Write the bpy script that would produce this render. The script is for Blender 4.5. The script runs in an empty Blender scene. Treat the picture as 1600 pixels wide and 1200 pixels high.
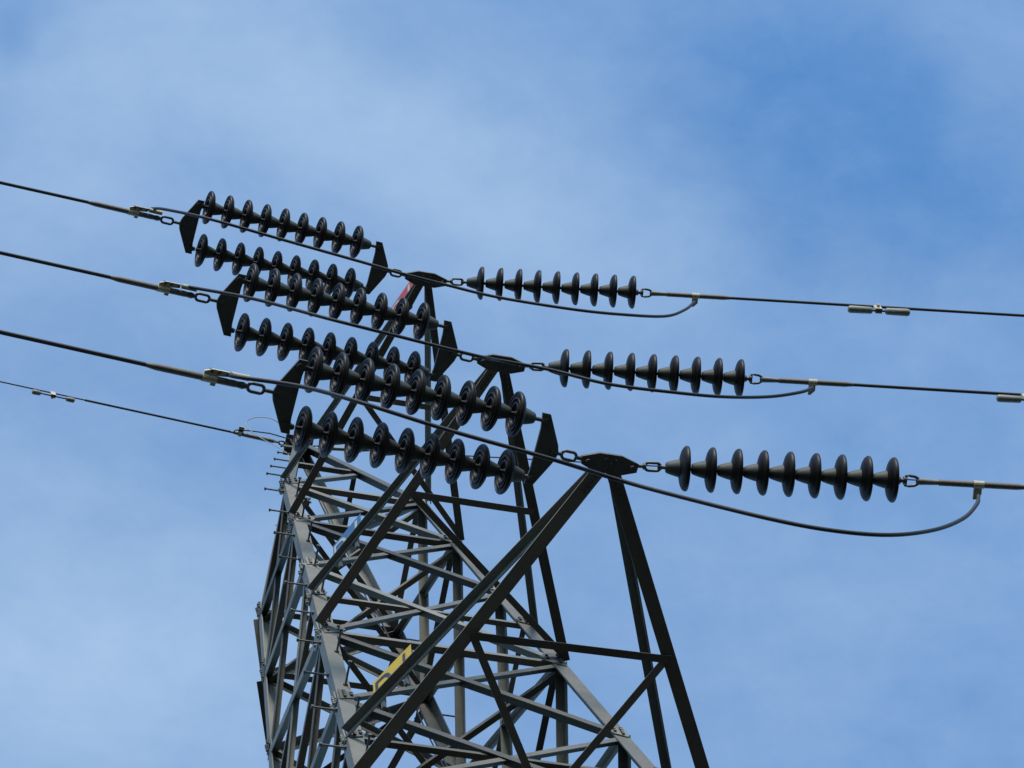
import bpy, math, random
from mathutils import Vector, Matrix
random.seed(7)
R_ = math.radians
sc = bpy.context.scene
COL = sc.collection
Z0 = 21.55                                   # height of the middle arm above the ground (m)

# ------------------------------------------------------------------ camera
cam = bpy.data.cameras.new("camera")
cam.sensor_width = 36.0
cam.lens = 4910.0 / 1600 * 36
cam.clip_start = 0.1
cam.clip_end = 20000
co = bpy.data.objects.new("camera", cam)
COL.objects.link(co)
cF = Vector((0.2012585, 0.2019872, 0.9584864))
cR = Vector((0.9676771, -0.1928123, -0.1625559))
cU = Vector((-0.1519737, -0.9602211, 0.2342635))
m = Matrix((cR, cU, -cF)).transposed().to_4x4()
m.translation = Vector((-4.079, -6.895, Z0 - 19.954))
co.matrix_world = m
sc.camera = co

# ------------------------------------------------------------------ light
SUN_EL, SUN_AZ = R_(24), R_(190)             # azimuth clockwise from +Y
sdir = Vector((math.sin(SUN_AZ) * math.cos(SUN_EL), math.cos(SUN_AZ) * math.cos(SUN_EL), math.sin(SUN_EL)))
sl = bpy.data.lights.new("sun", 'SUN')
sl.energy = 1.9
sl.angle = R_(12)
sl.color = (1.0, 0.93, 0.82)
so = bpy.data.objects.new("sun", sl)
so.rotation_euler = (-sdir).to_track_quat('-Z', 'Y').to_euler()
COL.objects.link(so)

sc.view_settings.view_transform = 'Standard'
sc.view_settings.look = 'None'
sc.view_settings.gamma = 1
sc.view_settings.use_curve_mapping = False
sc.view_settings.exposure = 0.88

# ------------------------------------------------------------------ sky: Nishita air with a thin layer of cloud
world = bpy.data.worlds.new("World")
sc.world = world
world.use_nodes = True
nt = world.node_tree
for n in list(nt.nodes):
    nt.nodes.remove(n)


def N(tree, t, **kw):
    n = tree.nodes.new(t)
    for k, v in kw.items():
        setattr(n, k, v)
    return n


def math_node(tree, op, a, b=None, c=None):
    n = N(tree, 'ShaderNodeMath', operation=op)
    for i, v in enumerate((a, b, c)):
        if v is None:
            continue
        if isinstance(v, (int, float)):
            n.inputs[i].default_value = v
        else:
            tree.links.new(v, n.inputs[i])
    return n.outputs[0]


out = N(nt, 'ShaderNodeOutputWorld')
bg = N(nt, 'ShaderNodeBackground')
bg.inputs['Strength'].default_value = 0.15
nt.links.new(bg.outputs[0], out.inputs[0])
sky = N(nt, 'ShaderNodeTexSky', sky_type='NISHITA')
sky.sun_disc = False
sky.sun_elevation = SUN_EL
sky.sun_rotation = SUN_AZ
sky.air_density = 1.0
sky.dust_density = 0.6
sky.ozone_density = 1.3
tc = N(nt, 'ShaderNodeTexCoord')
sep = N(nt, 'ShaderNodeSeparateXYZ')
nt.links.new(tc.outputs['Generated'], sep.inputs[0])
zc = math_node(nt, 'MAXIMUM', sep.outputs[2], 0.06)
px = math_node(nt, 'DIVIDE', sep.outputs[0], zc)   # the cloud layer is a level sheet: position on it = direction / height
py = math_node(nt, 'DIVIDE', sep.outputs[1], zc)
cmb = N(nt, 'ShaderNodeCombineXYZ')
nt.links.new(px, cmb.inputs[0])
nt.links.new(py, cmb.inputs[1])


def noise(tree, vec, scale, detail, rough, loc=(0, 0, 0), rot=0, sc_=(1, 1, 1), dist=0.0):
    mp = N(tree, 'ShaderNodeMapping')
    mp.inputs['Location'].default_value = loc
    mp.inputs['Rotation'].default_value = (0, 0, rot)
    mp.inputs['Scale'].default_value = sc_
    tree.links.new(vec, mp.inputs[0])
    n = N(tree, 'ShaderNodeTexNoise')
    n.inputs['Scale'].default_value = scale
    n.inputs['Detail'].default_value = detail
    n.inputs['Roughness'].default_value = rough
    n.inputs['Distortion'].default_value = dist
    tree.links.new(mp.outputs[0], n.inputs['Vector'])
    return n.outputs['Fac']


def cloud_xy(u, v):
    """where the line of sight through a point of the photo (1600x1200) meets the cloud sheet"""
    d = cF + cR * ((u - 800) / 4910) - cU * ((v - 600) / 4910)
    return d.x / d.z, d.y / d.z


nz1 = noise(nt, cmb.outputs[0], 7.0, 5, 0.55, (3.1, 1.7, 0))
nz2 = noise(nt, cmb.outputs[0], 24.0, 8, 0.66, (0.4, 2.2, 0), R_(35), (1, 1.5, 1), 0.2)
# wobble the position so that the banks have ragged outlines
wob = noise(nt, cmb.outputs[0], 14.0, 4, 0.6, (9.1, 4.4, 0))
wx = math_node(nt, 'MULTIPLY_ADD', math_node(nt, 'SUBTRACT', wob, 0.5), 0.06, px)
wy = math_node(nt, 'MULTIPLY_ADD', math_node(nt, 'SUBTRACT', nz1, 0.5), 0.06, py)
# broad banks of thin cloud: centre, half sizes (pixels of the photo, turned into sheet units), turn, amount
BANKS = [
    (170, 140, 300, 170, 15, 0.25),
    (460, 70, 220, 120, 10, 0.15),
    (690, 270, 260, 95, 25, 0.30),
    (920, 400, 240, 110, 20, 0.14),
    (60, 360, 180, 90, 0, 0.13),
    (80, 1000, 300, 190, 20, 0.34),
    (250, 1090, 260, 140, 0, 0.15),
    (340, 250, 110, 60, 25, -0.12),
    (340, 680, 120, 60, 10, -0.10),
    (735, 165, 40, 25, 40, -0.10),
    (610, 70, 60, 40, 30, -0.06),
    (1330, 970, 260, 90, -15, 0.05),
    (1270, 150, 330, 170, 10, -0.33),
    (1480, 330, 240, 150, 20, -0.18),
    (1180, 400, 110, 120, 20, -0.10),
    (1300, 700, 260, 130, 10, -0.08),
    (1540, 1130, 140, 100, 0, -0.08),
    (1540, 120, 90, 80, 30, 0.12),
    (20, 20, 60, 45, 0, -0.30),
]
acc = None
for (u, v, ru, rv, turn, amt) in BANKS:
    cx, cy = cloud_xy(u, v)
    ax_ = cloud_xy(u + math.cos(R_(turn)) * ru, v + math.sin(R_(turn)) * ru)
    bx_ = cloud_xy(u - math.sin(R_(turn)) * rv, v + math.cos(R_(turn)) * rv)
    a = Vector((ax_[0] - cx, ax_[1] - cy))
    b = Vector((bx_[0] - cx, bx_[1] - cy))
    M2 = Matrix(((a.x, b.x), (a.y, b.y))).inverted()
    dx = math_node(nt, 'SUBTRACT', wx, cx)
    dy = math_node(nt, 'SUBTRACT', wy, cy)
    p = math_node(nt, 'ADD', math_node(nt, 'MULTIPLY', dx, M2[0][0]), math_node(nt, 'MULTIPLY', dy, M2[0][1]))
    q = math_node(nt, 'ADD', math_node(nt, 'MULTIPLY', dx, M2[1][0]), math_node(nt, 'MULTIPLY', dy, M2[1][1]))
    r2 = math_node(nt, 'ADD', math_node(nt, 'MULTIPLY', p, p), math_node(nt, 'MULTIPLY', q, q))
    g = math_node(nt, 'MULTIPLY', math_node(nt, 'EXPONENT', math_node(nt, 'MULTIPLY', r2, -0.7)), amt)
    acc = g if acc is None else math_node(nt, 'ADD', acc, g)
fine = math_node(nt, 'MULTIPLY_ADD', math_node(nt, 'SUBTRACT', nz2, 0.5), 0.44, 0.40)
broad = math_node(nt, 'MULTIPLY', math_node(nt, 'SUBTRACT', nz1, 0.5), 0.36)
dens = math_node(nt, 'ADD', math_node(nt, 'ADD', acc, fine), broad)
cl = N(nt, 'ShaderNodeClamp')
nt.links.new(dens, cl.inputs[0])
mix = N(nt, 'ShaderNodeMix', data_type='RGBA')
nt.links.new(cl.outputs[0], mix.inputs['Factor'])
tint = N(nt, 'ShaderNodeMix', data_type='RGBA', blend_type='MULTIPLY')   # deeper blue, as the camera saw it
tint.inputs['Factor'].default_value = 1
tint.inputs['B'].default_value = (0.60, 0.99, 1.25, 1)
nt.links.new(sky.outputs[0], tint.inputs['A'])
nt.links.new(tint.outputs['Result'], mix.inputs['A'])
CLOUD = (1.50, 2.12, 3.0, 1)
mix.inputs['B'].default_value = CLOUD
nt.links.new(mix.outputs['Result'], bg.inputs['Color'])


# ------------------------------------------------------------------ materials
def material(name, base, rough=0.6, metal=0.0, var=0.25, scale=9.0, stain=None, stain_amt=0.35, bump=0.0, coat=0.0, member=0.0, spec=0.5):
    mt = bpy.data.materials.new(name)
    mt.use_nodes = True
    t = mt.node_tree
    b = t.nodes['Principled BSDF']
    b.inputs['Metallic'].default_value = metal
    b.inputs['Coat Weight'].default_value = coat
    b.inputs['Specular IOR Level'].default_value = spec
    tc_ = N(t, 'ShaderNodeTexCoord')
    vec = tc_.outputs['Object']
    n1 = noise(t, vec, scale, 6, 0.65)
    ramp = N(t, 'ShaderNodeMix', data_type='RGBA')
    lo = tuple(c * (1 - var) for c in base) + (1,)
    hi = tuple(min(1, c * (1 + var)) for c in base) + (1,)
    ramp.inputs['A'].default_value = lo
    ramp.inputs['B'].default_value = hi
    t.links.new(n1, ramp.inputs['Factor'])
    res = ramp.outputs['Result']
    if stain:
        n2 = noise(t, vec, scale * 0.35, 7, 0.7, (5, 2, 8))
        k = N(t, 'ShaderNodeMapRange')
        k.inputs['From Min'].default_value = 0.52
        k.inputs['From Max'].default_value = 0.72
        k.inputs['To Max'].default_value = stain_amt
        t.links.new(n2, k.inputs['Value'])
        mx = N(t, 'ShaderNodeMix', data_type='RGBA')
        t.links.new(k.outputs[0], mx.inputs['Factor'])
        t.links.new(res, mx.inputs['A'])
        mx.inputs['B'].default_value = stain + (1,)
        res = mx.outputs['Result']
    if member:                                       # every bar came from its own zinc bath: its own tone
        oi = N(t, 'ShaderNodeObjectInfo')
        f = math_node(t, 'MULTIPLY_ADD', oi.outputs['Random'], 2 * member, 1 - member)
        hv = N(t, 'ShaderNodeHueSaturation')
        t.links.new(f, hv.inputs['Value'])
        t.links.new(res, hv.inputs['Color'])
        res = hv.outputs['Color']
    t.links.new(res, b.inputs['Base Color'])
    rr = N(t, 'ShaderNodeMapRange')
    rr.inputs['To Min'].default_value = max(0.02, rough - 0.1)
    rr.inputs['To Max'].default_value = min(1, rough + 0.12)
    t.links.new(n1, rr.inputs['Value'])
    t.links.new(rr.outputs[0], b.inputs['Roughness'])
    if bump:
        bp = N(t, 'ShaderNodeBump')
        bp.inputs['Strength'].default_value = bump
        bp.inputs['Distance'].default_value = 0.004
        t.links.new(noise(t, vec, scale * 8, 4, 0.6), bp.inputs['Height'])
        t.links.new(bp.outputs[0], b.inputs['Normal'])
    return mt


M = dict(
    galv=material('galvanised_steel', (0.132, 0.124, 0.108), 0.62, 0.1, 0.42, 5.0, (0.15, 0.09, 0.05), 0.55, 0.25, member=0.55),
    plate=material('plate_steel', (0.10, 0.098, 0.094), 0.6, 0.2, 0.3, 12.0, (0.09, 0.055, 0.035), 0.5, 0.25),
    fitting=material('forged_fitting', (0.09, 0.09, 0.088), 0.5, 0.4, 0.3, 25.0, (0.10, 0.06, 0.04), 0.4),
    porcelain=material('brown_glazed_porcelain', (0.016, 0.0105, 0.0095), 0.45, 0.0, 0.45, 14.0, spec=0.22),
    cap=material('cap_iron', (0.062, 0.066, 0.063), 0.65, 0.2, 0.3, 30.0, (0.08, 0.05, 0.03), 0.4),
    alu=material('weathered_aluminium', (0.20, 0.185, 0.17), 0.6, 0.2, 0.2, 20.0),
    barrel=material('aged_barrel_aluminium', (0.15, 0.125, 0.115), 0.6, 0.2, 0.25, 20.0),
    pad=material('pale_terminal_aluminium', (0.50, 0.44, 0.33), 0.6, 0.0, 0.18, 30.0),
    wire=material('stranded_conductor', (0.026, 0.026, 0.030), 0.65, 0.3, 0.2, 40.0),
    thin=material('pale_bond_wire', (0.25, 0.24, 0.22), 0.6, 0.2, 0.1, 40.0),
    weight=material('damper_weight', (0.25, 0.24, 0.225), 0.65, 0.1, 0.2, 30.0),
    yellow=material('yellow_enamel', (0.62, 0.40, 0.03), 0.45, 0.0, 0.12, 9.0, (0.35, 0.25, 0.08), 0.3),
    red=material('red_enamel', (0.55, 0.06, 0.05), 0.45, 0.0, 0.12, 9.0, (0.3, 0.05, 0.04), 0.3),
    blue=material('blue_enamel', (0.05, 0.14, 0.30), 0.45, 0.0, 0.12, 9.0, (0.1, 0.2, 0.35), 0.3),
    black=material('black_enamel', (0.05, 0.05, 0.055), 0.5, 0.0, 0.1, 9.0),
    white=material('white_enamel', (0.5, 0.5, 0.48), 0.5, 0.0, 0.08, 9.0),
    concrete=material('concrete', (0.33, 0.32, 0.30), 0.9, 0.0, 0.2, 6.0, (0.2, 0.18, 0.15), 0.5, 0.4),
    ground=material('dry_grass_ground', (0.018, 0.019, 0.010), 0.95, 0.0, 0.45, 0.6, (0.026, 0.022, 0.014), 0.6),
)


# ------------------------------------------------------------------ mesh helpers
class MB:
    def __init__(s):
        s.v, s.f = [], []

    def add(s, vs, fs):
        o = len(s.v)
        s.v += [tuple(v) for v in vs]
        s.f += [tuple(i + o for i in f) for f in fs]
        return s

    def prism(s, pts, h):
        """closed outline (list of Vectors) pushed along h"""
        n = len(pts)
        h = Vector(h)
        vs = [Vector(p) for p in pts] + [Vector(p) + h for p in pts]
        fs = [tuple(range(n - 1, -1, -1)), tuple(range(n, 2 * n))]
        fs += [(i, (i + 1) % n, n + (i + 1) % n, n + i) for i in range(n)]
        return s.add(vs, fs)

    def box(s, c, x, y, z):
        c, x, y, z = (Vector(a) for a in (c, x, y, z))
        return s.prism([c - x / 2 - y / 2 - z / 2, c + x / 2 - y / 2 - z / 2, c + x / 2 + y / 2 - z / 2, c - x / 2 + y / 2 - z / 2], z)

    def angle(s, p, q, n, b, t=0.008, side=1, inward=-1):
        """rolled L section: heel on the line p-q, one flange in the face with normal n, the other along inward*n"""
        p, q, n = Vector(p), Vector(q), Vector(n)
        d = (q - p).normalized()
        n = (n - d * n.dot(d)).normalized()
        u = n.cross(d).normalized() * side
        w = n * inward
        prof = [(0, 0), (b, 0), (b, t), (t, t), (t, b), (0, b)]
        pts = [p + u * a + w * c for a, c in prof]
        if (u.cross(w)).dot(d) < 0:
            pts.reverse()
        return s.prism(pts, q - p)

    def tube(s, path, r, seg=10, cap=True):
        path = [Vector(p) for p in path]
        rs = r if isinstance(r, (list, tuple)) else [r] * len(path)
        vs, fs = [], []
        t0 = (path[1] - path[0]).normalized()
        up = Vector((0, 0, 1)) if abs(t0.z) < 0.9 else Vector((1, 0, 0))
        a = t0.cross(up).normalized()
        for i, p in enumerate(path):
            t = (path[min(i + 1, len(path) - 1)] - path[max(i - 1, 0)]).normalized()
            a = (a - t * a.dot(t)).normalized()
            b = t.cross(a)
            for k in range(seg):
                g = 2 * math.pi * k / seg
                vs.append(p + (a * math.cos(g) + b * math.sin(g)) * rs[i])
        for i in range(len(path) - 1):
            for k in range(seg):
                k2 = (k + 1) % seg
                fs.append((i * seg + k, i * seg + k2, (i + 1) * seg + k2, (i + 1) * seg + k))
        if cap:
            fs.append(tuple(range(seg - 1, -1, -1)))
            fs.append(tuple((len(path) - 1) * seg + k for k in range(seg)))
        return s.add(vs, fs)

    def ring(s, path, r, seg=8):
        """closed tube"""
        path = [Vector(p) for p in path]
        n = len(path)
        nn = (path[1] - path[0]).cross(path[2] - path[1]).normalized()
        vs, fs = [], []
        for i, p in enumerate(path):
            t = (path[(i + 1) % n] - path[i - 1]).normalized()
            b = t.cross(nn)
            for k in range(seg):
                g = 2 * math.pi * k / seg
                vs.append(p + (nn * math.cos(g) + b * math.sin(g)) * r)
        for i in range(n):
            for k in range(seg):
                k2, j = (k + 1) % seg, (i + 1) % n
                fs.append((i * seg + k, i * seg + k2, j * seg + k2, j * seg + k))
        return s.add(vs, fs)

    def lathe(s, prof, seg=32):
        """profile (x along axis, radius) spun about local X"""
        vs, fs = [], []
        for x, r in prof:
            for k in range(seg):
                g = 2 * math.pi * k / seg
                vs.append((x, r * math.cos(g), r * math.sin(g)))
        for i in range(len(prof) - 1):
            for k in range(seg):
                k2 = (k + 1) % seg
                fs.append((i * seg + k, i * seg + k2, (i + 1) * seg + k2, (i + 1) * seg + k))
        fs.append(tuple(range(seg - 1, -1, -1)))
        fs.append(tuple((len(prof) - 1) * seg + k for k in range(seg)))
        return s.add(vs, fs)

    def hexbolt(s, p, n, r=0.011, h=0.014):
        p, n = Vector(p), Vector(n).normalized()
        a = n.orthogonal().normalized()
        b = n.cross(a)
        return s.prism([p + (a * math.cos(k * math.pi / 3) + b * math.sin(k * math.pi / 3)) * r for k in range(6)], n * h)


def obj(name, mb, mat, parent=None, smooth=False):
    me = bpy.data.meshes.new(name)
    me.from_pydata(mb.v, [], mb.f)
    me.materials.append(mat)
    if smooth:
        me.shade_smooth()
        me.set_sharp_from_angle(angle=R_(40))
    me.update()
    o = bpy.data.objects.new(name, me)
    COL.objects.link(o)
    if parent:
        o.parent = parent
    return o


def tag(o, label, cat, group=None, kind=None):
    o['label'] = label
    o['category'] = cat
    if group:
        o['group'] = group
    if kind:
        o['kind'] = kind
    return o


def empty(name, mat=None):
    o = bpy.data.objects.new(name, None)
    o.empty_display_size = 0.1
    COL.objects.link(o)
    if mat is not None:
        o.matrix_world = mat
    return o


def copy_tree(o, parent=None):
    c = o.copy()
    COL.objects.link(c)
    if parent:
        c.parent = parent
    for ch in list(o.children):
        copy_tree(ch, c)
    return c


def frame(origin, x, yhint):
    x = Vector(x).normalized()
    z = x.cross(Vector(yhint)).normalized()
    y = z.cross(x)
    mm = Matrix((x, y, z)).transposed().to_4x4()
    mm.translation = Vector(origin)
    return mm


# ------------------------------------------------------------------ ground
g = MB()
rings = [0, 4, 10, 25, 60, 150, 400, 1200, 4000]
vs, fs = [(0, 0, 0)], []
SEG = 48
for i, r in enumerate(rings[1:]):
    for k in range(SEG):
        a = 2 * math.pi * k / SEG
        h = 0.0 if r < 30 else random.uniform(-0.2, 0.2) * min(1, r / 200) - 0.02
        vs.append((r * math.cos(a), r * math.sin(a), h))
for k in range(SEG):
    fs.append((0, 1 + k, 1 + (k + 1) % SEG))
for i in range(len(rings) - 2):
    for k in range(SEG):
        a, b = 1 + i * SEG + k, 1 + i * SEG + (k + 1) % SEG
        fs.append((a, a + SEG, b + SEG, b))
g.add(vs, fs)
go = obj('ground', g, M['ground'])
go['kind'] = 'structure'
go['label'] = 'dry grassy ground under the power line'

# ------------------------------------------------------------------ tower
LEVELS = {'6': 4.80, '5': 3.405, 'A': 1.90, '4': 1.00, '3': 0.0, 'B': -1.655, '2': -2.482, '1': -3.409,
          'C': -5.3, 'D': -7.5, 'E': -10.2, 'F': -13.4, 'G': -17.2, 'H': -21.5}
W0, K = 0.844, 0.05264
CORN = {'L': (-1, -1), 'R': (1, -1), 'FL': (-1, 1), 'FR': (1, 1)}


def node(c, lv, inset=0.0):
    z = LEVELS[lv] if isinstance(lv, str) else lv
    h = W0 - K * z - inset
    sx, sy = CORN[c]
    return Vector((sx * h, sy * h, z + Z0))


AP = Vector((0, 0, 8.45 + Z0))
TIPS = {1: Vector((-0.002, -2.676, 3.382 + Z0)), 2: Vector((0.006, -2.813, -0.023 + Z0)), 3: Vector((0.019, -3.048, -3.432 + Z0))}

tower = empty('transmission_tower')
tag(tower, 'dark lattice steel transmission tower with three crossarms reaching over the viewer', 'pylon')

for c in CORN:                                       # four main legs, foot to shoulder
    sx, sy = CORN[c]
    n = Vector((0, sy, 0))
    p, q = node(c, 'H'), node(c, '6')
    mb = MB()
    d = (q - p)
    side = 1 if (n.cross(d.normalized()) * 1).x * sx < 0 else -1
    mb.angle(p, q, n, 0.10, 0.010, side)
    # splice plates with bolts
    obj('leg', mb, M['galv'], tower)
    f = MB()
    f.box((p.x, p.y, 0.1), (0.75, 0, 0), (0, 0.75, 0), (0, 0, 0.5))
    f.box((p.x, p.y, 0.39), (0.5, 0, 0), (0, 0.5, 0), (0, 0, 0.08))
    obj('footing', f, M['concrete'], tower)

# peak legs and the peak cap
for c in CORN:
    sx, sy = CORN[c]
    p, q = node(c, '6'), AP + Vector((sx * 0.05, sy * 0.05, 0))
    n = Vector((0, sy, 0))
    d = (q - p).normalized()
    side = 1 if n.cross(d).x * sx < 0 else -1
    obj('peak_leg', MB().angle(p, q, n, 0.085, 0.008, side), M['galv'], tower)
pc = MB().box(AP + Vector((0, 0, 0.02)), (0.26, 0, 0), (0, 0.2, 0), (0, 0, 0.02))
pc.box(AP + Vector((0, 0, -0.06)), (0.3, 0, 0), (0, 0.014, 0), (0, 0, 0.14))
obj('peak_plate', pc, M['plate'], tower)

FACES = [('L', 'R', Vector((0, -1, 0))), ('R', 'FR', Vector((1, 0, 0))), ('FR', 'FL', Vector((0, 1, 0))), ('FL', 'L', Vector((-1, 0, 0)))]
PANELS = [('6', '5'), ('5', 'A'), ('A', '3'), ('3', 'B'), ('B', '1'), ('1', 'C'), ('C', 'D'), ('D', 'E'), ('E', 'F'), ('F', 'G'), ('G', 'H')]


def lerp(a, b, t):
    return a + (b - a) * t


for a, b, n in FACES:
    for hi, lo in PANELS:
        deep = LEVELS[lo] < -9
        w = 0.08 if deep else 0.066
        p0, q0 = node(a, hi), node(b, lo)
        mb = MB().angle(lerp(p0, q0, .012) + n * 0.003, lerp(p0, q0, .988) + n * 0.003, n, w, 0.006, -1, -1)
        obj('diagonal_brace', mb, M['galv'], tower)
        p1, q1 = node(b, hi), node(a, lo)
        mb = MB().angle(lerp(p1, q1, .012) - n * 0.010, lerp(p1, q1, .988) - n * 0.010, n, w * 0.75, 0.006, 1, -1)
        obj('diagonal_brace', mb, M['galv'], tower)
    for lv in ('6', '5', '4', '3', '2', '1', 'D', 'F'):
        w = 0.048 if lv in '6531' else 0.038
        p, q = node(a, lv), node(b, lv)
        mb = MB().angle(lerp(p, q, .01) - n * 0.02, lerp(p, q, .99) - n * 0.02, n, w, 0.006, 1, -1)
        obj('horizontal_strut', mb, M['galv'], tower)
# level bracing inside the tower at each arm
for lv in ('6', '5', '3', '1'):
    for a, b in (('L', 'FR'), ('R', 'FL')):
        p, q = node(a, lv, 0.03), node(b, lv, 0.03)
        dz = Vector((0, 0, -0.03 if a == 'L' else -0.09))
        obj('plan_brace', MB().angle(p + dz, q + dz, (0, 0, -1), 0.042, 0.006, 1, -1), M['galv'], tower)
# bracing of the peak
def on_peak(c, t):
    return lerp(node(c, '6'), AP, t)
for a, b, n in FACES:
    obj('peak_brace', MB().angle(on_peak(a, .5), on_peak(b, .5), n, 0.045, 0.005, 1, -1), M['galv'], tower)
    obj('peak_brace', MB().angle(node(a, '6') - n * .01, on_peak(b, .5) - n * .01, n, 0.05, 0.005, -1, -1), M['galv'], tower)

# gusset plates with bolt heads where the arms and braces meet the legs
for c in CORN:
    sx, sy = CORN[c]
    for lv, h, w in (('6', .15, .13), ('5', .14, .17), ('A', .09, .12), ('4', .09, .11), ('3', .14, .17), ('B', .09, .12), ('2', .09, .11), ('1', .14, .17)):
        P = node(c, lv)
        for n, ux in ((Vector((0, sy, 0)), Vector((-sx, 0, 0))), (Vector((sx, 0, 0)), Vector((0, -sy, 0)))):
            mb = MB()
            up = Vector((0, 0, 1))
            o0 = P + n * 0.005
            outl = [o0 - up * h + ux * .01, o0 - up * h * .55 + ux * w * .8, o0 + up * 0 + ux * w, o0 + up * h * .55 + ux * w * .8, o0 + up * h + ux * .01]
            if (outl[1] - outl[0]).cross(outl[2] - outl[1]).dot(n) < 0:
                outl.reverse()
            mb.prism(outl, n * 0.008)
            for tt in (-.6, -.25, .15, .5):
                mb.hexbolt(o0 + up * h * tt + ux * .04 + n * 0.008, n)
            for tt in (-.2, .2):
                mb.hexbolt(o0 + up * h * tt + ux * w * .72 + n * 0.008, n)
            obj('gusset_plate', mb, M['galv'], tower)

# step bolts on two opposite legs
def step_bolt(p, d, name='step_bolt'):
    d = Vector(d).normalized()
    p = Vector(p)
    mb = MB().tube([p - d * .02, p + d * .15], .0072, 8)
    mb.tube([p + d * .15, p + d * .163], .014, 8)
    mb.hexbolt(p, d, .016, .012)
    obj(name, mb, M['plate'], tower)
for c in ('L', 'FR'):
    sx, sy = CORN[c]
    z = -6.2
    k = 0
    while z < 4.7:
        P = node(c, z)
        if k % 2:
            step_bolt(P + Vector((0, -sy * .055, 0)), (sx, 0, 0))
        else:
            step_bolt(P + Vector((-sx * .07, 0, 0)), (0, sy, 0))
        z += 0.40
        k += 1
for i in range(5):
    P = on_peak('L', 0.10 + 0.21 * i)
    step_bolt(P, (-1, 0, 0))

# crossarms: each a part of the tower with its chords and braces as sub-parts
PLATE = [(-.167, -.030), (-.07, -.063), (.058, -.064), (.161, -.032), (.157, .017), (.074, .045), (-.081, .046), (-.161, .014)]


def crossarm(i, upper, lower, mirror=1):
    T = TIPS[i].copy()
    T.y *= mirror
    l, r = ('L', 'R') if mirror == 1 else ('FL', 'FR')
    arm = empty('crossarm')
    arm.parent = tower
    tipz = Vector((0, 0, 0.015))
    feet = {}
    wl, wu = {1: (.058, .044), 2: (.067, .048), 3: (.078, .055)}[i]
    for side, c in ((-1, l), (1, r)):
        lo, up = node(c, LEVELS[lower] - (.38 if i == 3 and side == 1 else 0)), node(c, upper)
        # lower chord: flat flange below, upright flange on the outside
        dl = (lo - T).normalized()
        start = T + dl * .01 + Vector((side * .018, 0, .008 + (.011 if side == 1 else 0)))
        n = Vector((0, 0, -1))
        u = n.cross(dl)
        sd = 1 if u.x < 0 else -1                    # heel on the right edge, upright flange above it
        heel = Vector((wl / 2, 0, 0))
        obj('lower_chord', MB().angle(start + heel, lo + heel * .8 + Vector((side * .012, -mirror * .016, 0)), n, wl, 0.009, sd, -1), M['galv'], arm)
        du = (up - T).normalized()
        start = T + du * .05 + Vector((side * .022, 0, .065))
        n = Vector((0, 0, 1))
        u = n.cross(du)
        sd = 1 if u.x < 0 else -1                    # flat flange above, second flange hanging from its right edge
        heel = Vector((wu / 2, 0, 0))
        obj('upper_chord', MB().angle(start + heel, up + heel + Vector((side * .02, -mirror * .016, -.02)), n, wu, 0.007, sd, -1), M['galv'], arm)
        feet[side] = lo
    t = 0.55 if i == 3 else 0.5
    b, c_ = lerp(T, feet[-1], t), lerp(T, feet[1], t - (.035 if i == 3 else 0))
    dn = Vector((0, 0, -.012))
    obj('arm_strut', MB().angle(b + dn + (c_ - b) * .0, c_ + dn, (0, 0, -1), 0.045, 0.006, 1, -1), M['galv'], arm)
    dn = Vector((0, 0, .012))
    if i == 3:
        mid = lerp(feet[-1], feet[1], .5)
        obj('arm_brace', MB().angle(b + dn, mid + dn, (0, 0, -1), 0.045, 0.006, 1, -1), M['galv'], arm)
        obj('arm_brace', MB().angle(c_ + dn, mid + dn, (0, 0, -1), 0.045, 0.006, -1, -1), M['galv'], arm)
    else:
        obj('arm_brace', MB().angle(b + dn, feet[1] + dn, (0, 0, -1), 0.045, 0.006, 1, -1), M['galv'], arm)
    pm = MB()
    pts = [T + Vector((x, y * mirror, -.030)) for x, y in PLATE]
    if mirror == -1:
        pts.reverse()
    pm.prism(pts, (0, 0, .03))
    for x, y in ((-.13, -.008), (.125, -.008)):
        pm.tube([T + Vector((x, y * mirror, -.05)), T + Vector((x, y * mirror, .055))], .014, 10)
    for x, y in ((-.03, -.03), (.03, -.03), (-.03, .02), (.03, .02), (0, -.005)):
        pm.hexbolt(T + Vector((x, y * mirror, -.03)), (0, 0, -1), .011, .012)
        pm.hexbolt(T + Vector((x, y * mirror, .0)), (0, 0, 1), .011, .016)
    obj('tip_plate', pm, M['plate'], arm)
    bm_ = MB()
    for s in (0.03, 0.065, .10, .135):
        for side in (-1, 1):
            dl = (feet[side] - T).normalized()
            bm_.hexbolt(T + dl * (s + .06) + Vector((side * .018, 0, .008 + (.011 if side == 1 else 0))), (0, 0, -1), .011, .014)
    obj('tip_bolts', bm_, M['plate'], arm)
    return arm


for mir in (1, -1):
    crossarm(1, '6', '5', mir)
    crossarm(2, '4', '3', mir)
    crossarm(3, '2', '1', mir)

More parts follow.
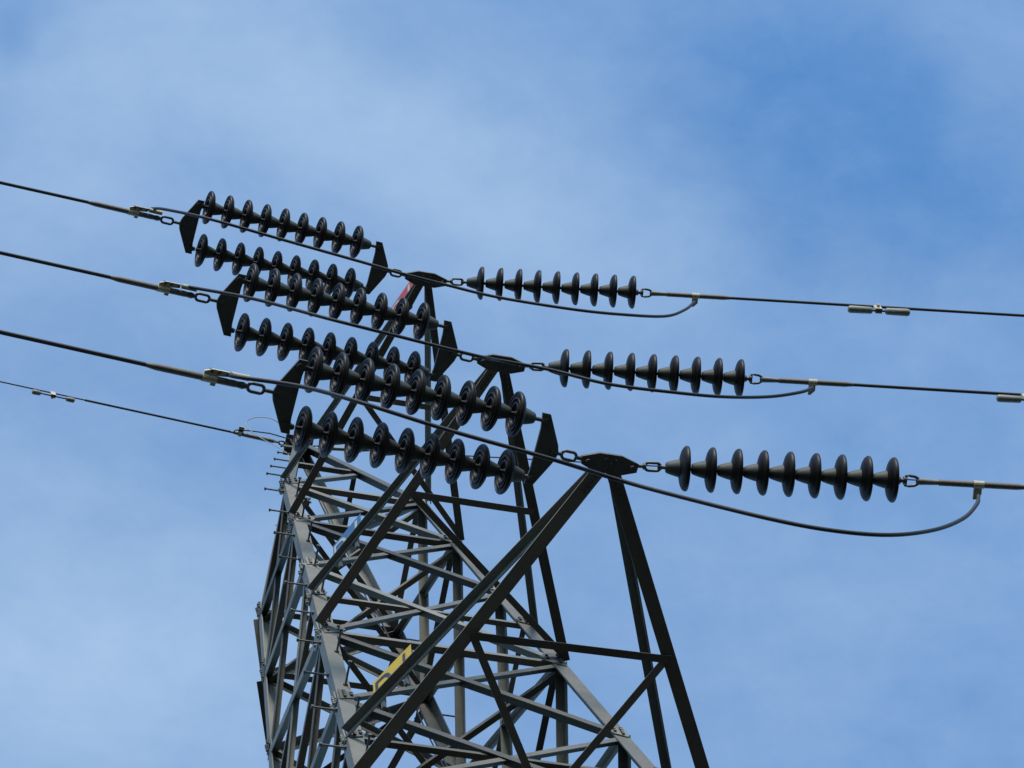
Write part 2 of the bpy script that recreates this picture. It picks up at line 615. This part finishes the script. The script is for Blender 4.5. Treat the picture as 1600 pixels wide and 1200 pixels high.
# ------------------------------------------------------------------ insulators
eL = Vector((-0.9929374, -0.0792828, -0.0882588))     # away from the tower, left span
dR = Vector((0.9875241, -0.1217701, -0.0998408))      # away from the tower, right span
vY = Vector((0.0006559, -0.1637196, 0.0092075))       # half the spacing of a pair of strings
PITCH = 0.146
shell_me = MB().lathe([(-.033, .044), (-.030, .060), (-.026, .082), (-.020, .102), (-.012, .1165), (-.003, .1252), (.006, .128), (.013, .1265), (.017, .122), (.017, .117),
                       (.009, .113), (.004, .107), (.002, .101), (.005, .0955), (.018, .093), (.019, .0885), (.018, .0845), (.003, .081), (.000, .075), (.003, .069),
                       (.017, .0665), (.018, .062), (.017, .058), (.001, .054), (-.002, .048), (-.004, .030)], 64)
cap_me = MB().lathe([(-.110, .016), (-.108, .026), (-.102, .031), (-.088, .036), (-.068, .042), (-.052, .0465), (-.040, .049), (-.034, .0515), (-.026, .046)], 24)
pin_me = MB().lathe([(-.008, .024), (.006, .020), (.012, .0125), (.040, .0115), (.044, .016)], 16)


def make_string():
    root = empty('insulator_string')
    first = None
    for k in range(9):
        if k == 0:
            s = obj('insulator_disc', shell_me, M['porcelain'], root, True)
            c = obj('cap', cap_me, M['cap'], s, True)
            p = obj('pin', pin_me, M['wire'], s, True)
            first = s
        else:
            s = copy_tree(first, root)
        s.location = (k * PITCH, 0, 0)
    return root


def chain_link(x0, x1, w, r, turn=0.0, n=12):
    """one welded chain link lying along local X from x0 to x1"""
    path = []
    R0 = w / 2 - r
    a, b = x0 + r + R0, x1 - r - R0
    for k in range(n + 1):
        g = math.pi / 2 + math.pi * k / n
        path.append(Vector((a + R0 * math.cos(g), R0 * math.sin(g), 0)))
    for k in range(n + 1):
        g = -math.pi / 2 + math.pi * k / n
        path.append(Vector((b + R0 * math.cos(g), R0 * math.sin(g), 0)))
    rot = Matrix.Rotation(turn, 4, 'X')
    return MB().ring([rot @ p for p in path], r)


proto = make_string()
used = [False]


def place_string(mat, label, group):
    o = proto if not used[0] else copy_tree(proto)
    used[0] = True
    o.matrix_world = mat
    tag(o, label, 'insulator', group)
    return o


ARMNAME = {1: 'topmost', 2: 'middle', 3: 'lowest'}
WIRE = {1: 'topmost', 2: 'middle', 3: 'lowest and nearest'}
YOKE_IN = [(.405, .205), (.452, .205), (.440, .12), (.440, -.12), (.452, -.205), (.405, -.205), (.318, -.045), (.305, .0), (.318, .045)]
vn = vY.normalized()


def bend(path_fn, n):
    return [path_fn(i / n) for i in range(n + 1)]


for i in (1, 2, 3):
    T = TIPS[i]
    # ---- right: a single string
    mat = frame(T + dR * 0.425, dR, (0, -1, 0))
    s = place_string(mat, {1: 'single string of nine brown discs right of the topmost crossarm tip',
                           2: 'single string of nine brown discs right of the middle crossarm tip',
                           3: 'largest single string of nine brown discs right of the lowest crossarm tip'}[i], 'insulator strings on the right of the arm tips')
    sh = empty('shackle_link', frame(T, dR, (0, -1, 0)))
    tag(sh, {1: 'dark chain link holding the right string to the topmost arm plate',
             2: 'dark chain link holding the right string to the middle arm plate',
             3: 'dark chain link holding the right string to the lowest arm plate'}[i], 'shackle', 'links at the arm plates')
    obj('eye_bolt', MB().tube([(.115, 0, -.004), (.20, 0, 0)], .011, 10).tube([(.19, 0, 0), (.205, 0, 0)], .019, 10), M['fitting'], sh, True)
    obj('chain_link', chain_link(.192, .297, .062, .0085), M['fitting'], sh, True)
    obj('ball_eye', MB().tube([(.283, 0, 0), (.325, 0, 0)], .011, 10).tube([(.272, 0, 0), (.295, 0, 0)], .015, 10), M['fitting'], sh, True)
    # ---- right: clamp, from the last pin outwards
    cl_ = empty('deadend_clamp', frame(T, dR, (0, -1, 0)))
    tag(cl_, {1: 'grey tubular dead end clamp on the topmost right conductor',
              2: 'grey tubular dead end clamp on the middle right conductor',
              3: 'grey tubular dead end clamp on the lowest right conductor'}[i], 'clamp', 'dead end clamps on the conductors')
    cf = MB().tube([(1.63, 0, 0), (1.665, 0, 0)], .013, 10).tube([(1.615, 0, 0), (1.64, 0, 0)], [.027, .022], 12)
    cf.tube([(1.658, 0, -.0), (1.672, 0, 0)], .024, 12)
    obj('socket', cf, M['fitting'], cl_, True)
    obj('shackle', MB().ring([(1.672 + a, b, 0) for a, b in ((0, .03), (.02, .03), (.05, .026), (.075, .012), (.078, 0), (.075, -.012), (.05, -.026), (.02, -.03), (0, -.03))], .0085), M['fitting'], cl_, True)
    obj('eye', MB().tube([(1.73, 0, 0), (1.742, 0, 0), (1.76, 0, 0), (1.84, 0, 0), (1.85, 0, 0)], [.010, .021, .020, .016, .016], 12), M['alu'], cl_, True)
    obj('barrel', MB().tube([(1.83, 0, 0), (1.86, 0, 0), (1.862, 0, 0), (2.30, 0, 0), (2.36, 0, 0)], [.013, .016, .0185, .0185, .0125], 14), M['barrel'], cl_, True)
    pad = MB()
    pad.tube([(2.055, 0, 0), (2.115, 0, 0)], .0225, 14)
    pad.prism([Vector((2.075, .0, -.008)), Vector((2.105, .0, -.008)), Vector((2.105, -.055, -.008)), Vector((2.075, -.085, -.008)), Vector((2.06, -.085, -.008)), Vector((2.06, -.03, -.008))], (0, 0, .016))
    obj('terminal_pad', pad, M['pad'], cl_)
    # ---- left: yokes, a pair of strings, clamp
    for nm, sgn in (('tower', 1), ('line', -1)):
        yo = empty('yoke_plate', frame(T, eL, vn))
        tag(yo, {('tower', 1): 'dark yoke plate next to the topmost arm plate', ('tower', 2): 'dark yoke plate next to the middle arm plate',
                 ('tower', 3): 'dark yoke plate next to the lowest arm plate',
                 ('line', 1): 'dark yoke plate at the far left end of the topmost string pair',
                 ('line', 2): 'dark yoke plate at the far left end of the middle string pair',
                 ('line', 3): 'dark yoke plate at the far left end of the lowest string pair'}[(nm, i)], 'yoke plate', 'yoke plates joining the pairs of strings')
        pts = [Vector((x if sgn == 1 else 2.262 - x, y, -.009)) for x, y in YOKE_IN]
        pts.reverse() if sgn == 1 else None
        pm = MB().prism(pts, (0, 0, .018))
        for x, y in ((.345, 0), (.43, .1637), (.43, -.1637)):
            for zz in (-1, 1):
                pm.hexbolt((x if sgn == 1 else 2.262 - x, y, zz * .009), (0, 0, zz), .014, .012)
        obj('plate', pm, M['plate'], yo)
        for y in (.1637, -.1637):
            ey = MB()
            if sgn == 1:
                ey.tube([(.425, y, 0), (.452, y, 0), (.485, y, 0)], [.017, .012, .012], 10).tube([(.415, y, -.02), (.415, y, .02)], .02, 10)
            else:
                ey.tube([(1.795, y, 0), (1.81, y, 0), (1.84, y, 0)], [.014, .019, .018], 10).tube([(1.845, y, -.022), (1.845, y, .022)], .022, 10)
            obj('ball_eye', ey, M['fitting'], yo, True)
        ln = MB()
        if sgn == 1:
            obj('chain_link', chain_link(.188, .292, .064, .009), M['fitting'], yo, True)
            ln.tube([(.11, 0, 0), (.2, 0, 0)], .012, 10).tube([(.282, 0, 0), (.335, 0, 0)], .011, 10)
        else:
            obj('chain_link', chain_link(1.995, 2.105, .064, .0095), M['fitting'], yo, True)
            ln.tube([(1.925, 0, 0), (2.012, 0, 0)], .0115, 10).tube([(2.09, 0, 0), (2.12, 0, 0)], .014, 10)
        obj('shackle_pin', ln, M['fitting'], yo, True)
    for sg, pos in ((1, 'upper'), (-1, 'lower')):
        mat = frame(T + eL * 0.586 + vY * sg, eL, vn)
        place_string(mat, '%s string of nine brown discs in the %s pair left of the tower' % (pos, ARMNAME[i]), 'paired insulator strings on the left')
    cl_ = empty('deadend_clamp', frame(T, eL, vn))
    tag(cl_, {1: 'grey tubular dead end clamp on the topmost left conductor',
              2: 'grey tubular dead end clamp on the middle left conductor',
              3: 'grey tubular dead end clamp on the lowest left conductor'}[i], 'clamp', 'dead end clamps on the conductors')
    obj('eye', MB().tube([(2.10, 0, 0), (2.125, 0, 0), (2.15, 0, 0), (2.18, 0, 0)], [.012, .021, .018, .0165], 12), M['fitting'], cl_, True)
    obj('barrel', MB().tube([(2.15, 0, 0), (2.17, 0, 0), (2.60, 0, 0), (2.66, 0, 0)], [.0165, .0195, .0195, .0125], 14), M['barrel'], cl_, True)
    pad = MB().tube([(2.27, 0, 0), (2.35, 0, 0)], .0235, 14)
    pad.prism([Vector((2.35, .005, -.012)), Vector((2.345, .038, -.012)), Vector((2.30, .055, -.012)), Vector((2.21, .055, -.012)), Vector((2.21, .030, -.012)), Vector((2.27, .022, -.012)), Vector((2.29, .0, -.012))], (0, 0, .024))
    pad.tube([(2.10, .045, 0), (2.2, .045, 0)], .0165, 12)
    pad.box((2.285, -.024, 0), (.026, 0, 0), (0, .022, 0), (0, 0, .02))
    obj('terminal_pad', pad, M['pad'], cl_)
    pb = MB()
    for x in (2.22, 2.27, 2.31):
        pb.hexbolt((x, .045, -.012), (0, 0, -1), .010, .012).hexbolt((x, .045, .012), (0, 0, 1), .010, .012)
    obj('bolt_heads', pb, M['fitting'], cl_)

    # ---- conductors leaving along the line
    def span(direction, s0, slope, length, n=60, az=None):
        h = Vector((direction.x, direction.y, 0)).normalized()
        P0 = T + direction * s0
        def fn(t):
            x = length * t ** 2
            return P0 + h * x + Vector((0, 0, slope * x * (1 - x / length)))
        return bend(fn, n)
    WL = {1: -.125, 2: -.09, 3: -.055}
    WR = {1: -.105, 2: -.115, 3: -.11}
    o = obj('conductor', MB().tube(span(eL, 2.63, WL[i], 160), .0125, 8), M['wire'], None, True)
    tag(o, {1: 'topmost thick black conductor leaving the picture at the left', 2: 'second thick black conductor from the top leaving at the left',
            3: 'lowest thick black conductor leaving the picture at the left'}[i], 'power line', 'conductors of the line')
    o = obj('conductor', MB().tube(span(dR, 2.33, WR[i], 160), .0115, 8), M['wire'], None, True)
    tag(o, {1: 'topmost black conductor leaving the picture at the right', 2: 'middle black conductor leaving the picture at the right',
            3: 'lowest black conductor leaving the picture at the right'}[i], 'power line', 'conductors of the line')

# ---- jumper loops under the arm tips, from clamp to clamp
JUMP = {}
CAMP = Vector((-4.079, -6.895, Z0 - 19.954))
JUMP[1] = [(-2.15, -2.908, 3.216), (-2.075, -2.972, 2.889), (-1.786, -3.019, 2.513), (-1.222, -2.974, 2.391), (-0.705, -2.933, 2.283), (-0.377, -2.906, 2.207), (-0.033, -2.873, 2.224), (0.332, -2.868, 2.098), (0.89, -2.886, 2.008), (1.303, -2.887, 2.132), (1.652, -2.88, 2.375), (1.855, -2.905, 2.636), (1.996, -2.923, 2.938)]
JUMP[2] = [(-2.07, -3.039, -0.244), (-1.727, -3.082, -0.515), (-1.286, -3.117, -0.954), (-0.791, -3.077, -0.975), (-0.353, -3.042, -0.989), (-0.127, -2.997, -0.804), (0.165, -2.993, -0.823), (0.511, -2.996, -0.992), (0.931, -3.008, -0.993), (1.293, -3.012, -0.902), (1.647, -3.016, -0.692), (1.901, -3.047, -0.533), (2.024, -3.062, -0.391)]
JUMP[3] = [(-2.141, -3.28, -3.719), (-1.822, -3.325, -3.912), (-1.565, -3.374, -4.285), (-1.107, -3.338, -4.455), (-0.572, -3.295, -4.567), (-0.196, -3.221, -4.479), (0.08, -3.222, -4.643), (0.525, -3.243, -4.931), (0.847, -3.25, -5.011), (1.175, -3.257, -4.95), (1.492, -3.263, -4.713), (1.768, -3.263, -4.352), (1.936, -3.284, -4.057), (2.002, -3.292, -3.88)]



def spline(pts, n=10):
    P = [Vector(p) for p in pts]
    P = [P[0] * 2 - P[1]] + P + [P[-1] * 2 - P[-2]]
    res = []
    for k in range(1, len(P) - 2):
        for j in range(n):
            t = j / n
            a, b, c, d = P[k - 1:k + 3]
            res.append(0.5 * ((2 * b) + (c - a) * t + (2 * a - 5 * b + 4 * c - d) * t * t + (3 * b - a - 3 * c + d) * t ** 3))
    res.append(P[-2])
    return res


for i in (1, 2, 3):
    pts = [frame(TIPS[i], eL, vn) @ Vector((2.2, .045, 0))] + [Vector((x, y, z + Z0)) for x, y, z in JUMP[i]]
    o = obj('jumper_cable', MB().tube(spline(pts), .0115, 10), M['wire'], None, True)
    tag(o, {1: 'black jumper cable looping under the topmost arm tip', 2: 'black jumper cable looping past the middle arm tip',
            3: 'long black jumper cable sagging under the lowest arm tip and its single string'}[i], 'jumper cable', 'jumper loops at the arm tips')

# ------------------------------------------------------------------ earth wire at the peak
for dirv, nm in ((eL, 'left'), (dR, 'right')):
    A0 = AP + Vector((0, 0, .0))
    h = Vector((dirv.x, dirv.y, 0)).normalized()
    sag = .06 if nm == 'left' else .10
    dd = (h + Vector((0, 0, -sag))).normalized()
    mt_ = frame(A0, dd, (0, -1, 0))
    c = empty('earth_wire_clamp', mt_)
    tag(c, 'small grey dead end clamp of the earth wire %s of the tower peak' % nm, 'clamp', 'earth wire clamps at the peak')
    obj('link', chain_link(.13, .20, .05, .008).tube([(.1, 0, 0), (.14, 0, 0)], .012, 8), M['fitting'], c, True)
    obj('link', chain_link(.185, .25, .045, .008, math.pi / 2), M['fitting'], c, True)
    obj('barrel', MB().tube([(.23, 0, 0), (.25, 0, 0), (.50, 0, 0), (.60, 0, 0), (.66, 0, 0)], [.012, .020, .020, .016, .010], 12), M['alu'], c, True)
    lug = MB().tube([(.56, 0, 0), (.585, 0, 0)], .028, 12).box((.57, .045, 0), (.05, 0, 0), (0, .05, 0), (0, 0, .014))
    obj('lug', lug, M['pad'], c)
    def fn(t, A0=A0, dd=dd, h=h, sag=sag):
        x = 160 * t * t
        return A0 + dd * .63 + h * x + Vector((0, 0, -sag * x * (1 - x / 160)))
    w = obj('earth_wire', MB().tube(bend(fn, 60), .0065, 8), M['wire'], None, True)
    tag(w, 'thin earth wire leaving the tower peak to the %s' % nm, 'earth wire', 'earth wires from the peak')
    if nm == 'left':
        ar = obj('armour_rod', MB().tube([fn(math.sqrt(x / 160)) for x in (0, .3, .8, 1.2, 1.42)], .0105, 8), M['wire'], w, True)
        rj = MB().tube([mt_ @ Vector(p) for p in ((.64, 0, 0), (.62, .03, -.01), (.5, .05, -.01), (.3, .07, -.02), (.1, .06, -.04), (-.02, .03, -.08))], .006, 8)
        b = obj('bond_wire', rj, M['wire'], None, True)
        tag(b, 'dark bond wire from the earth wire to the peak', 'wire', 'bond wires at the peak')


# ------------------------------------------------------------------ vibration dampers
def damper(origin, along, size, label, drop=.09, inner=.045):
    rt = empty('vibration_damper', frame(origin, along, (0, 1, 0)))
    rt.matrix_world = frame(origin, along, Vector(along).cross(Vector((0, 0, 1))))
    tag(rt, label, 'damper', 'dampers on the wires')
    s = size
    dn = -1 if (rt.matrix_world.to_3x3() @ Vector((0, 0, 1))).z > 0 else 1
    zc_ = dn * drop
    cm = MB().box((0, 0, zc_ * .45), (.045 * s, 0, 0), (0, .035 * s, 0), (0, 0, abs(drop) * 1.2)).tube([(-.022 * s, 0, 0), (.022 * s, 0, 0)], .022 * s, 12)
    cm.hexbolt((0, .0175 * s, zc_ * .5), (0, 1, 0), .012 * s, .02 * s)
    obj('clamp', cm, M['pad'], rt)
    obj('messenger_cable', MB().tube([(-.14 * s, 0, zc_), (.14 * s, 0, zc_)], .007 * s, 8), M['wire'], rt, True)
    for sg in (-1, 1):
        obj('weight', MB().tube([(sg * x * s, 0, zc_) for x in (inner, inner + .01, .19, .205, .21)], [.018 * s, .024 * s, .026 * s, .022 * s, .012 * s], 14), M['weight'], rt, True)
    return rt
damper(Vector((3.436, -3.100, 2.965 + Z0)), (dR.x, dR.y, -.1), 1.15, 'grey dumbbell damper hanging on the topmost right conductor')
damper(Vector((3.461, -3.239, -0.441 + Z0)), (dR.x, dR.y, -.1), 1.0, 'grey dumbbell damper on the middle conductor at the right edge')
damper(Vector((-2.346, -0.187, 8.291 + Z0)), (eL.x, eL.y, -.07), .95, 'small dark dumbbell damper on the thin earth wire at the far left', .09, .125)



# ------------------------------------------------------------------ phase signs on the upper chords
def sign(i, upper, t0, t1, lift, mat_plate, mat_text, text, label):
    T = TIPS[i]
    up_ = node('L', upper)
    p, q = lerp(T, up_, t1), lerp(T, up_, t0)         # p at the leg end, q at the tip end
    off = Vector((.03, 0, lift))
    p, q = p + off, q + off
    x = (q - p)
    ln_ = x.length
    x.normalize()
    nrm = Vector((-1, 0, 0))
    nrm = (nrm - x * nrm.dot(x)).normalized()
    y = nrm.cross(x)
    mm = Matrix((x, y, nrm)).transposed().to_4x4()
    mm.translation = p
    rt = empty('phase_sign', mm)
    tag(rt, label, 'sign')
    hgt = SIGN_H
    obj('plate', MB().box((ln_ / 2, hgt / 2, 0), (ln_, 0, 0), (0, hgt, 0), (0, 0, .004)), mat_plate, rt)
    cu = bpy.data.curves.new('lettering', 'FONT')
    cu.body = text
    cu.size = hgt * 1.12
    cu.extrude = .0012
    cu.offset = hgt * .004
    cu.align_x = 'CENTER'
    cu.space_character = 1.5
    tmp = bpy.data.objects.new('tmp', cu)
    COL.objects.link(tmp)
    bpy.context.view_layer.update()
    me = bpy.data.meshes.new_from_object(tmp.evaluated_get(bpy.context.evaluated_depsgraph_get()))
    bpy.data.objects.remove(tmp)
    me.materials.clear()
    me.materials.append(mat_text)
    o = bpy.data.objects.new('lettering', me)
    COL.objects.link(o)
    o.parent = rt
    o.location = (ln_ * .5, hgt * .12, .0035)
    for xx in (.2, .8):
        obj('bracket', MB().box((ln_ * xx, .02, -.012), (.03, 0, 0), (0, .16, 0), (0, 0, .018)), M['plate'], rt)


SIGN_H = 0.215
sign(3, '2', .755, .905, .03, M['yellow'], M['black'], 'D1', 'yellow sign plate with black characters behind the lowest arm chord')
sign(2, '4', .745, .895, .055, M['blue'], M['white'], 'D1', 'blue sign plate with white characters behind the middle arm chord')
sign(1, '6', .085, .25, .13, M['red'], M['white'], 'D1', 'red sign plate with white characters just below the topmost arm tip')

# ------------------------------------------------------------------ cables down the tower and the loose bond wire
lead = []
for k in range(30):
    z = 4.6 - k * .9
    if z < -21.3:
        break
    P = node('FR', z)
    lead.append(P + Vector((-.16, -.10 - .02 * math.sin(k * 2.1), 0)))
for dx, dy, lab in ((0, 0, 'thin dark cable running down inside the far leg, nearer the leg'), (-.05, -.03, 'second thin dark cable beside the first inside the far leg')):
    pth = spline([AP + Vector((-.05 + dx, -.05 + dy, -.1)), on_peak('FR', .5) + Vector((-.12 + dx, -.08 + dy, 0))] + [p + Vector((dx, dy, 0)) for p in lead], 4)
    o = obj('down_lead', MB().tube(pth, .006, 6), M['wire'], None, True)
    tag(o, lab, 'cable', 'cables down the far leg')
bw = [AP + Vector((-.10, -.12, .02)), AP + Vector((-.28, -.20, .10)), AP + Vector((-.45, -.18, .12)), AP + Vector((-.52, -.12, .04)), AP + Vector((-.42, -.10, -.25)), on_peak('L', .78) + Vector((-.10, 0, 0)), on_peak('L', .6) + Vector((-.03, 0, 0))]
o = obj('bond_wire', MB().tube(spline(bw), .0038, 6), M['thin'], None, True)
tag(o, 'pale loose wire curling in a loop left of the peak', 'wire', 'bond wires at the peak')
P = node('L', 4.3) + Vector((.16, .05, 0))
pg = MB()
for k in range(7):
    a = k * math.pi * 2 / 7
    pg.tube([P + Vector((math.cos(a) * .02, math.sin(a) * .02, 0)), P + Vector((math.cos(a) * .045, math.sin(a) * .045, .03 * math.sin(k * 2)))], .011, 7)
pg.tube([P + Vector((0, 0, -.05)), P + Vector((0, 0, .05))], .028, 10)
pg.tube([P, P + Vector((-.12, -.03, 0))], .009, 8)
obj('cable_bracket', pg, M['alu'], tower, True)
